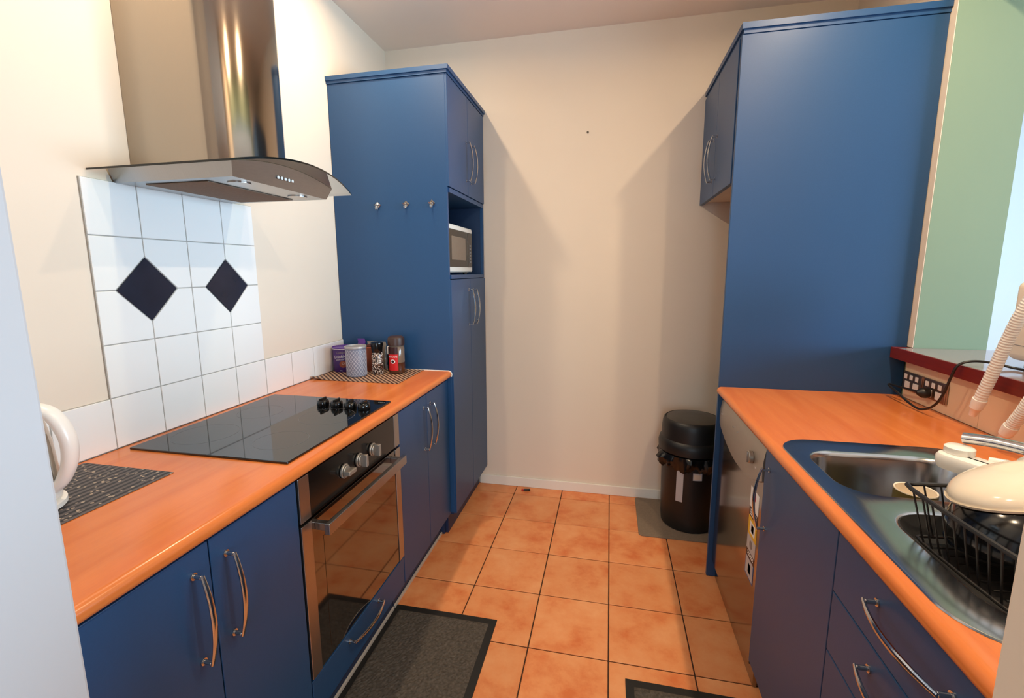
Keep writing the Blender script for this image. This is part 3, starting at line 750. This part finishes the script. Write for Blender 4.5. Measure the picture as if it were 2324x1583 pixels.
# tap with filter
t = thing('mixer_tap', 'chrome mixer tap behind the sink carrying a white water filter', 'tap', (2.30, -1.12, ZC))
bm = B(); lathe(bm, (2.300, -1.12, ZC+.0042), [(.028, 0), (.027, .006), (.022, .012), (.021, .10), (.018, .115), (.010, .120)], 28); obj('tap_base', bm, 'chrome', t, True)
bm = B(); tube(bm, smooth_path([(2.298, -1.115, .985), (2.262, -1.06, 1.008), (2.213, -.985, 1.010), (2.176, -.936, 1.002)], 8), [.013]*25, 14); obj('spout', bm, 'chrome', t, True)
bm = B(); tube(bm, [(2.302, -1.125, 1.012), (2.330, -1.16, 1.05)], .007, 10); obj('lever', bm, 'chrome', t, True)
t = thing('water_filter', 'white plastic tap filter with a green-tipped switch and grey cartridge', 'filter', (2.16, -.97, .95))
Mf = Matrix.Translation((2.152, -.972, .958)) @ Matrix.Rotation(math.radians(-62), 4, 'Z')
bm = B(); loft(bm, [[Mf @ Vector((x, y, z)) for x, y in rr(.014, 0, .056+d, .031+d, .026, 6)] for z, d in ((-.022, -.010), (-.020, -.003), (-.010, 0), (.006, 0), (.012, -.003), (.014, -.008))], True, True, True); obj('housing', bm, 'white_plastic', t, True)
bm = B(); lathe(bm, tuple(Mf @ Vector((-.010, .010, .0142))), [(.026, 0), (.027, .003), (.027, .014), (.023, .017)], 30); obj('collar', bm, 'white_plastic', t, True)
bm = B(); tube(bm, [Mf @ Vector((.035, .028, .012)), Mf @ Vector((.060, .038, .014)), Mf @ Vector((.075, .042, .014))], .009, 12); sw = obj('switch_arm', bm, 'white_plastic', t, True)
bm = B(); tube(bm, [Mf @ Vector((.075, .042, .014)), Mf @ Vector((.092, .046, .014))], .0082, 12); obj('switch_tip', bm, 'green_plastic', sw, True)
bm = B(); lathe(bm, (2.225, -1.075, .935), [(.012, 0), (.030, .006), (.040, .025), (.041, .045), (.036, .065), (.022, .080), (.008, .085)], 32); obj('cartridge', bm, 'grey_plastic', t, True)

# ================================================================ bar
t = thing('breakfast_bar', 'breakfast bar top with a dark red timber edge on the half wall', 'bar top', (2.6, -.9, 1.045))
obj('surface', box((2.4645, -1.7205, 1.0455), (2.800, -.1065, 1.0862), .001), 'bar_laminate', t)
obj('edge_strip', box((2.456, -1.7205, 1.0440), (2.4643, -.0765, 1.0866), .001), 'red_timber', t)
obj('end_block', box((2.4645, -.1060, 1.0455), (2.5125, -.0765, 1.0862)), 'red_timber', t)

# power points
def gpo(y0, y1, label, plug):
    t = thing('power_outlet', label, 'power outlet', (2.497, (y0+y1)/2, .93), 'metal power outlets under the bar')
    obj('plate', box((2.4915, y1+.001, .929), (2.4978, y0-.001, 1.000), .0025), 'metal_bronze', t)
    w = (y0-y1); sw = []
    for k in range(3): obj('switch', box((2.4885, y0-w*(.17+.27*k)-.009, .972), (2.4916, y0-w*(.17+.27*k)+.009, .991), .002), 'white_plastic', t)
    for k in range(2): obj('socket', box((2.4893, y0-w*(.28+.40*k)-.015, .936), (2.4916, y0-w*(.28+.40*k)+.015, .964), .002), 'white_plastic', t)
    obj('end_rib', box((2.4880, y1+.003, .930), (2.4916, y1+.012, .999), .0015), 'metal_bronze', t)
gpo(-.109, -.231, 'bronze metal power outlet under the bar beside the blue end panel', False)
gpo(-.233, -.356, 'bronze metal power outlet under the bar with the black plug in it', True)
# white hose appliance on the bar
t = thing('hose_appliance', 'white appliance on the bar with two ribbed hoses hanging down', 'appliance', (2.64, -.6, 1.0868))
bm = B(); bx(bm, (2.568, -.80, 1.112), (2.735, -.447, 1.352), .022, 4); obj('housing', bm, 'white_ceramic', t, True)
obj('foot', box((2.60, -.77, 1.0868), (2.72, -.478, 1.1118), .004), 'grey_plastic', t)
obj('seam', box((2.5672, -.78, 1.160), (2.5679, -.470, 1.1615)), 'mark_grey', t)
def hose(path, nm='hose'):
    p = smooth_path(path, 48); n = len(p); R = []
    for i in range(n):
        R.append(.0150 if (i//2) % 2 == 0 else .0139)
    bm = B(); tube(bm, p, R, 14); h = obj(nm, bm, 'white_plastic', t, True)
    d = (p[-1]-p[-2]).normalized(); e = p[-1]
    bm = B(); tube(bm, [e-d*.002, e+d*.003, e+d*.028, e+d*.030, e+d*.055], [.0165, .0168, .0150, .0130, .0085], 16); obj('nozzle', bm, 'white_plastic', h, True)
hose([(2.585, -.735, 1.345), (2.555, -.748, 1.395), (2.49, -.745, 1.41), (2.44, -.727, 1.365), (2.42, -.700, 1.285), (2.418, -.668, 1.200), (2.417, -.640, 1.110), (2.417, -.607, 1.015)])
hose([(2.595, -.785, 1.345), (2.560, -.81, 1.385), (2.49, -.815, 1.37), (2.44, -.805, 1.27), (2.425, -.785, 1.14), (2.422, -.755, 1.045), (2.421, -.718, .972)])

pts = [(2.462, -.262, .952), (2.455, -.215, .950), (2.450, -.150, .946), (2.446, -.118, .945), (2.440, -.128, .940), (2.438, -.185, .930), (2.436, -.255, .912), (2.436, -.330, .905), (2.436, -.395, .938), (2.438, -.428, .990), (2.438, -.448, 1.045), (2.444, -.462, 1.088), (2.475, -.472, 1.104), (2.525, -.478, 1.101), (2.560, -.500, 1.0925), (2.575, -.535, 1.0925), (2.598, -.550, 1.0985)]
bm = B(); tube(bm, smooth_path(pts, 7), .0038, 8); cb = obj('power_cord', bm, 'black_plastic', t, True)
bm = B(); lathe(bm, (2.4888, -.268, .950), [(.017, 0), (.019, .008), (.018, .020), (.011, .030), (.005, .036)], 20, True, True, AX['-x']); obj('plug', bm, 'black_plastic', cb, True)

# ================================================================ things on the left counter
t = thing('place_mat', 'dark grey woven place mat under the white kettle', 'place mat', (.17, -1.46, ZC))
bm = B(); bx(bm, (.026, -1.640, ZC+.0006), (.311, -1.272, ZC+.0026), .0008, 1); obj('weave', bm, 'weave_dark', t)
t = thing('place_mat', 'brown striped woven place mat under the jars by the pantry', 'place mat', (.23, -.15, ZC))
bm = B(); n = 14; rows = []
for i in range(n+1):
    x = .014+(.440)*i/n; row = []
    for k in range(9):
        y = -.302+.296*k/8; lift = .012*max(0, 1-i/4.0)**2*max(0, 1-k/3.0)**2
        row.append((x, y, ZC+.0008+lift))
    rows.append(row)
v0 = [[bm.verts.new(p) for p in r] for r in rows]; v1 = [[bm.verts.new((p[0], p[1], p[2]+.002)) for p in r] for r in rows]
for i in range(n):
    for k in range(8):
        bm.faces.new((v1[i][k], v1[i+1][k], v1[i+1][k+1], v1[i][k+1])); bm.faces.new((v0[i][k], v0[i][k+1], v0[i+1][k+1], v0[i+1][k]))
for k in range(8):
    bm.faces.new((v0[0][k], v1[0][k], v1[0][k+1], v0[0][k+1])); bm.faces.new((v0[n][k], v0[n][k+1], v1[n][k+1], v1[n][k]))
for i in range(n):
    bm.faces.new((v0[i][0], v0[i+1][0], v1[i+1][0], v1[i][0])); bm.faces.new((v0[i][8], v1[i][8], v1[i+1][8], v0[i+1][8]))
obj('weave', bm, 'weave_brown', t)
ZM = ZC+.0030

# kettle
t = thing('kettle', 'white plastic kettle with a big curved handle behind the pale wall end', 'kettle', (.164, -1.511, ZM))
c = (.164, -1.511, ZM)
bm = B(); lathe(bm, c, [(.080, 0), (.088, .003), (.088, .013), (.080, .017)], 36); obj('power_base', bm, 'white_plastic', t, True)
bm = B(); lathe(bm, c, [(.076, .0175), (.082, .022), (.083, .06), (.078, .14), (.068, .205), (.062, .222), (.050, .230)], 36); bd = obj('kettle_body', bm, 'white_plastic', t, True)
bm = B(); lathe(bm, c, [(.050, .2305), (.049, .236), (.030, .244), (.012, .246)], 28); obj('lid', bm, 'white_plastic', t, True)
dx, dy = .867, .50
def kp(r, z): return (c[0]+dx*r, c[1]+dy*r, z)
hp = smooth_path([kp(.056, 1.112), kp(.070, 1.116), kp(.096, 1.098), kp(.114, 1.050), kp(.112, 1.000), kp(.096, .960), kp(.078, .940)], 7)
bm = B(); tube(bm, hp, [.013+.0045*math.sin(PI*i/(len(hp)-1)) for i in range(len(hp))], 14, True, .8, 1.15); obj('handle', bm, 'white_plastic', t, True)
bm = B(); w = Vector((-dy, dx, 0))*.007
gz = [(.0835, .935), (.0845, .955), (.0805, 1.03), (.0765, 1.06)]
loft(bm, [[Vector(kp(r, z))-w, Vector(kp(r, z))+w] for r, z in gz], False); obj('water_gauge', bm, 'grey_plastic', bd)
obj('switch', box((c[0]+dx*.062-.006, c[1]+dy*.062-.006, 1.126), (c[0]+dx*.062+.006, c[1]+dy*.062+.006, 1.140), .002), 'black_plastic', t)

# purple chocolate tin
def cyl_map(c, r, a0):
    def f(u, v): a = a0+u/r; return (c[0]+(r+.0006)*math.cos(a), c[1]+(r+.0006)*math.sin(a), v)
    return f
def label_patch(c, r, a0, a1, z0, z1, mt, parent, name='label_print', off=.0004):
    bm = B(); n = 10
    loft(bm, [[(c[0]+(r+off)*math.cos(a0+(a1-a0)*k/n), c[1]+(r+off)*math.sin(a0+(a1-a0)*k/n), z) for k in range(n+1)] for z in (z0, z1)], False)
    return obj(name, bm, mt, parent, True)
def toward(c): return math.atan2(CAM.y-c[1], CAM.x-c[0])
c = (.059, -.092); A = toward(c)
t = thing('drinking_chocolate_tin', 'purple tin of drinking chocolate by the wall tiles', 'tin', (*c, ZM))
bm = B(); lathe(bm, (*c, ZM), [(.0485, 0), (.050, .003), (.050, .112), (.0485, .114)], 36); bd = obj('tin_body', bm, 'purple_tin', t, True)
bm = B(); lathe(bm, (*c, ZM), [(.050, .1142), (.0525, .115), (.0525, .122), (.0505, .1235), (.0495, .119), (.004, .118)], 36, False, True); obj('lid', bm, 'purple_lid', t, True)
bm = B(); lathe(bm, (*c, ZM), [(.0527, .1145), (.0533, .1155), (.0527, .1165)], 36, False, False); obj('lid_ring', bm, 'print_white', t, True)
fm = cyl_map(c, .050, A-.28)
text_obj('lettering', 'Drinking', .0200, 'print_white', bd, lambda u, v: fm(u, v+ZM+.078+.10*u))
text_obj('lettering', 'CHOCOLATE', .008, 'print_white', bd, lambda u, v: fm(u, v+ZM+.063+.10*u))
text_obj('lettering', 'Cadbury', .013, 'foil_grey', bd, lambda u, v: fm(u, v+ZM+.098), .3)
text_obj('lettering', '225g', .006, 'print_white', bd, lambda u, v: fm(u, v+ZM+.008))
bm = B(); n = 24; rows = []
for q in (.004, .016, .0195):
    rows.append([Vector(fm(.012+q*math.cos(2*PI*k/n), ZM+.040+q*.9*math.sin(2*PI*k/n))) for k in range(n)])
loft(bm, rows, True, True, False); obj('cup_picture', bm, 'print_brown', bd, True)
bm = B(); rows = []
for q in (.006, .0075): rows.append([Vector(cyl_map(c, .0505, A-.28)(.012+q*math.cos(2*PI*k/n), ZM+.044+q*.6*math.sin(2*PI*k/n))) for k in range(n)])
loft(bm, rows, True); obj('cup_picture', bm, 'white_ceramic', bd)

# grey-blue canister
c = (.187, -.188); A = toward(c)
t = thing('storage_canister', 'grey-blue canister with a raised diamond pattern and a grey lid', 'canister', (*c, ZM))
bm = B(); lathe(bm, (*c, ZM), [(.044, 0), (.0470, .003), (.0480, .130), (.047, .134)], 40); bd = obj('body', bm, 'canister', t, True)
bm = B(); n = 20
for k in range(n):
    for s in (-1, 1):
        pts = []
        for i in range(13):
            f = i/12; a = 2*PI*(k/n)+s*f*2*PI*(6/n); r = .0467+.001*f; pts.append((c[0]+r*math.cos(a), c[1]+r*math.sin(a), ZM+.004+.124*f))
        tube(bm, pts, .0008, 5)
obj('diamond_relief', bm, 'canister_line', bd)
bm = B(); lathe(bm, (*c, ZM), [(.047, .1342), (.0500, .135), (.0505, .142), (.0485, .1455), (.046, .1445), (.045, .1405), (.004, .140)], 40, False, True); obj('lid', bm, 'canister_lid', t, True)
bm = B(); bx(bm, (c[0]-.060, c[1]-.004, ZM+.136), (c[0]-.0495, c[1]+.004, ZM+.142), .001); obj('clip', bm, 'chrome', t)

# grinder
c = (.270, -.135); A = toward(c)
t = thing('pepper_grinder', 'clear grinder of mixed peppercorns with a black cap', 'grinder', (*c, ZM))
bm = B(); lathe(bm, (*c, ZM), [(.0245, 0), (.0275, .003), (.0275, .095), (.025, .104), (.023, .108)], 32); bd = obj('jar', bm, 'pepper', t, True)
bm = B(); lathe(bm, (*c, ZM), [(.0255, .1085), (.026, .112), (.030, .148), (.029, .154), (.025, .1555)], 32); obj('cap', bm, 'black_gloss', t, True)
label_patch(c, .0277, A+.05, A+.75, ZM+.055, ZM+.082, 'foil_grey', bd)
for z in (.060, .068, .076): label_patch(c, .0279, A+.15, A+.62, ZM+z, ZM+z+.003, 'print_white', bd)
# coffee jar
c = (.352, -.095); A = toward(c)
t = thing('coffee_jar', 'brown glass coffee jar with a brown lid and a red label', 'jar', (*c, ZM))
bm = B(); lathe(bm, (*c, ZM), [(.033, 0), (.0385, .004), (.0395, .030), (.0390, .055)], 36, True, False); lathe(bm, (*c, ZM), [(.0390, .055), (.004, .052)], 36, False, True); bd = obj('jar_coffee', bm, 'coffee_glass', t, True)
bm = B(); lathe(bm, (*c, ZM), [(.0391, .0552), (.0388, .125), (.034, .136), (.032, .138)], 36, False, True); ub = obj('jar_neck', bm, 'coffee_clear', t, True)
bm = B(); lathe(bm, (*c, ZM), [(.038, .1385), (.0405, .140), (.0405, .166), (.038, .177), (.030, .1825), (.012, .1835)], 36); obj('lid', bm, 'coffee_lid', t, True)
fm = cyl_map(c, .0400, A-.46)
label_patch(c, .0395, A-1.35, A+.14, ZM+.018, ZM+.133, 'label_dark', bd)
label_patch(c, .0399, A-1.2, A+.14, ZM+.018, ZM+.098, 'label_red', bd)
text_obj('lettering', 'NESCAFE', .0125, 'print_white', bd, lambda u, v: fm(u-.004, v+ZM+.086))
bm = B(); n = 20; f2 = cyl_map(c, .0404, A-.50)
loft(bm, [[Vector(f2(q*math.cos(2*PI*k/n), ZM+.063+q*.8*math.sin(2*PI*k/n))) for k in range(n)] for q in (.008, .0125)], True); obj('mug_picture', bm, 'print_white', bd)
bm = B(); loft(bm, [[Vector(f2(q*math.cos(2*PI*k/n), ZM+.063+q*.8*math.sin(2*PI*k/n))) for k in range(n)] for q in (.001, .0078)], True, True); obj('mug_picture', bm, 'label_dark', bd)
# things behind the jars
t = thing('copper_tin', 'slim copper coloured tin behind the pepper grinder', 'tin', (.225, -.075, ZM))
bm = B(); bx(bm, (.185, -.098, ZM), (.243, -.050, ZM+.125), .005, 3); obj('tin_body', bm, 'copper', t, True)
bm = B(); bx(bm, (.187, -.096, ZM+.1253), (.241, -.052, ZM+.134), .004, 2); obj('lid', bm, 'choc_brown', t, True)
t = thing('spray_bottle', 'slim white capped dark bottle between grinder and coffee jar', 'bottle', (.298, -.058, ZM))
bm = B(); lathe(bm, (.298, -.060, ZM), [(.0115, 0), (.0125, .002), (.0125, .080), (.010, .086)], 20); obj('bottle_body', bm, 'black_gloss', t, True)
bm = B(); lathe(bm, (.298, -.060, ZM), [(.0125, .0865), (.0125, .122), (.011, .125)], 20); obj('cap', bm, 'white_plastic', t, True)
def packet(name, label, lo, hi, mt, crimp):
    t = thing(name, label, 'packet', ((lo[0]+hi[0])/2, (lo[1]+hi[1])/2, lo[2]))
    bm = B(); n = 10; cx, cy = (lo[0]+hi[0])/2, (lo[1]+hi[1])/2; hx, hy = (hi[0]-lo[0])/2, (hi[1]-lo[1])/2; L = []
    for k in range(n+1):
        f = k/n; tk = max(.12, math.sin(PI*min(1, .25+f*.75))); jx = crimp*math.sin(k*2.3)
        L.append([(x+jx, y, lo[2]+(hi[2]-lo[2])*f+.3*crimp*math.sin(5*x*40+k)) for x, y in rr(cx, cy, hx, hy*tk, min(hx, hy*tk)*.6, 4)])
    loft(bm, L, True, True, True); obj('wrapper', bm, mt, t, True)
packet('snack_packet', 'crumpled purple packet standing behind the grey-blue canister', (.110, -.045, ZM), (.150, -.020, ZM+.155), 'purple_lid', .003)
packet('snack_packet', 'grey foil packet with a folded top leaning behind the grinder', (.160, -.040, ZM), (.262, -.012, ZM+.142), 'foil_grey', .002)
packet('snack_packet', 'yellow packet between the purple tin and the canister', (.098, -.065, ZM), (.122, -.048, ZM+.126), 'yellow_print', .002)

# ================================================================ floor things
def floor_mat(label, x0, x1, y0, y1, rot=0.0):
    t = thing('floor_mat', label, 'mat', ((x0+x1)/2, (y0+y1)/2, 0))
    bm = B(); b = .028
    lo = [(x0, y0), (x1, y0), (x1, y1), (x0, y1)]; li = [(x0+b, y0+b), (x1-b, y0+b), (x1-b, y1-b), (x0+b, y1-b)]
    loft(bm, [[(x, y, .0008) for x, y in lo], [(x, y, .0035) for x, y in lo], [(x, y, .004) for x, y in li], [(x, y, .0008) for x, y in li]], True); obj('border', bm, 'black_rubber', t)
    bm = B(); nx_, ny_ = 60, 90; vs = []
    for i in range(nx_+1):
        for k in range(ny_+1): vs.append(bm.verts.new((x0+b+(x1-x0-2*b)*i/nx_, y0+b+(y1-y0-2*b)*k/ny_, .0065+random.uniform(-.0014, .0014) if 0 < i < nx_ and 0 < k < ny_ else .0041)))
    for i in range(nx_):
        for k in range(ny_): a = i*(ny_+1)+k; bm.faces.new((vs[a], vs[a+ny_+1], vs[a+ny_+2], vs[a+1]))
    obj('pile', bm, 'mat_pile', t)
floor_mat('charcoal floor mat with a black border in front of the oven', .520, .960, -1.30, -.545)
floor_mat('charcoal floor mat with a black border in front of the drawers', 1.455, 1.895, -1.47, -.716)
t = thing('bin_mat', 'grey-brown mat under the black bin', 'mat', (1.78, .41, 0))
bm = B(); prism(bm, rr(1.785, .410, .233, .212, .02, 4), 'z', .0008, .005); obj('pad', bm, 'mat_grey', t)
# battery
t = thing('battery', 'small black battery with a red end lying on the floor tiles', 'battery', (.874, .575, .007))
Mb = Matrix.Rotation(math.radians(12), 4, 'Z') @ AX['x']
bm = B(); cyl(bm, (.862, .575, .0068), .0066, 0, .042, 16, Mb, .001); obj('cell', bm, 'black_gloss', t, True)
bm = B(); cyl(bm, (.855, .5735, .0068), .0068, -.006, .0065, 16, Mb); obj('end_cap', bm, 'red_cap', t, True)

# bin
c = (1.822, .402); z0 = .0055
t = thing('waste_bin', 'black round swing-top bin with a liner bag showing in the corner', 'bin', (*c, z0))
bm = B(); lathe(bm, (*c, z0), [(.128, 0), (.139, .006), (.143, .05), (.150, .38), (.151, .40)], 48); bd = obj('bin_body', bm, 'black_plastic', t, True)
bm = B(); lathe(bm, (*c, z0), [(.156, .425), (.168, .430), (.170, .465), (.165, .488), (.156, .497), (.154, .555), (.151, .580), (.146, .594), (.139, .600), (.136, .595)], 48, False, False); ld = obj('lid', bm, 'black_plastic', t, True)
Mt = Matrix.Rotation(math.radians(2), 4, 'X')
bm = B(); lathe(bm, (c[0], c[1], z0+.596), [(.1345, -.006), (.1345, .000), (.128, .003), (.06, .006), (.004, .007)], 48, True, True, Mt); obj('swing_flap', bm, 'flap_sheen', ld, True)
bm = B(); n = 96; rows = []
rnd = [random.uniform(-1, 1) for _ in range(n)]
for j, (r, z) in enumerate(((.152, .428), (.166, .420), (.170, .395), (.165, .368), (.158, .350), (.152, .362))):
    L = []
    for k in range(n):
        a = 2*PI*k/n; w_ = .006*math.sin(11*a+j)+.005*math.sin(23*a+2*j)+.004*rnd[k]; w_ *= (0, .5, 1, 1.2, .9, .2)[j]
        ex = .030*math.exp(-((a-math.radians(205))/.16)**2)*(0, .3, 1, .8, .2, 0)[j]
        L.append((c[0]+(r+w_+ex)*math.cos(a), c[1]+(r+w_+ex)*math.sin(a), z0+z+(.010*math.sin(7*a)+.012*rnd[(k*5) % n])*(0, 0, .2, .7, 1, 1)[j]))
    rows.append(L)
loft(bm, rows, True); obj('liner_bag', bm, 'bag_black', t, True)
A = toward(c)
label_patch(c, .1500, A-.42, A-.18, z0+.175, z0+.345, 'sticker_grey', bd, 'sticker', .0016)
label_patch(c, .1500, A+.12, A+.42, z0+.305, z0+.345, 'sticker_grey', bd, 'sticker', .0020)
label_patch(c, .1500, A+.15, A+.39, z0+.312, z0+.338, 'melamine', bd, 'sticker', .0026)

# small wall fixings
o = obj('wall_plug', cyl(B(), (1.219, YB, 2.160), .006, 0, .004, 12, AX['-y']), 'nail_metal'); tag(o, 'tiny screw stub on the bare end wall', 'screw')
o = obj('wall_nail', cyl(B(), (0, -.420, 1.981), .0045, 0, .012, 10, AX['x']), 'nail_metal'); tag(o, 'tiny nail in the cream wall beside the hood chimney', 'nail')

# ================================================================ recessed ceiling lamps
def downlight(x, y, label, e):
    t = thing('downlight', label, 'ceiling light', (x, y, H-.01), 'recessed ceiling downlights')
    bm = B(); lathe(bm, (x, y, H), [(.052, -.0005), (.052, -.006), (.046, -.008), (.036, -.004)], 32, False, False); obj('trim_ring', bm, 'bulb_trim', t, True)
    bm = cyl(B(), (x, y, H-.0035), .0355, 0, .002, 28); obj('lens', bm, 'lamp_glow', t)
    d = bpy.data.lights.new('downlight_bulb', 'AREA'); d.shape = 'DISK'; d.size = .05; d.energy = e; d.color = (1.0, .77, .52)
    o = bpy.data.objects.new('downlight_bulb', d); COL.objects.link(o); o.location = (0, 0, .0055); o.parent = t
downlight(.395, -1.05, 'recessed ceiling downlight above the cooktop', 9.0)
downlight(.395, -.31, 'recessed ceiling downlight above the counter beside the pantry', 9.0)
downlight(2.165, -1.42, 'recessed ceiling downlight above the sink drawers', 11.5)
downlight(2.165, -.63, 'recessed ceiling downlight above the dishwasher', 11.5)
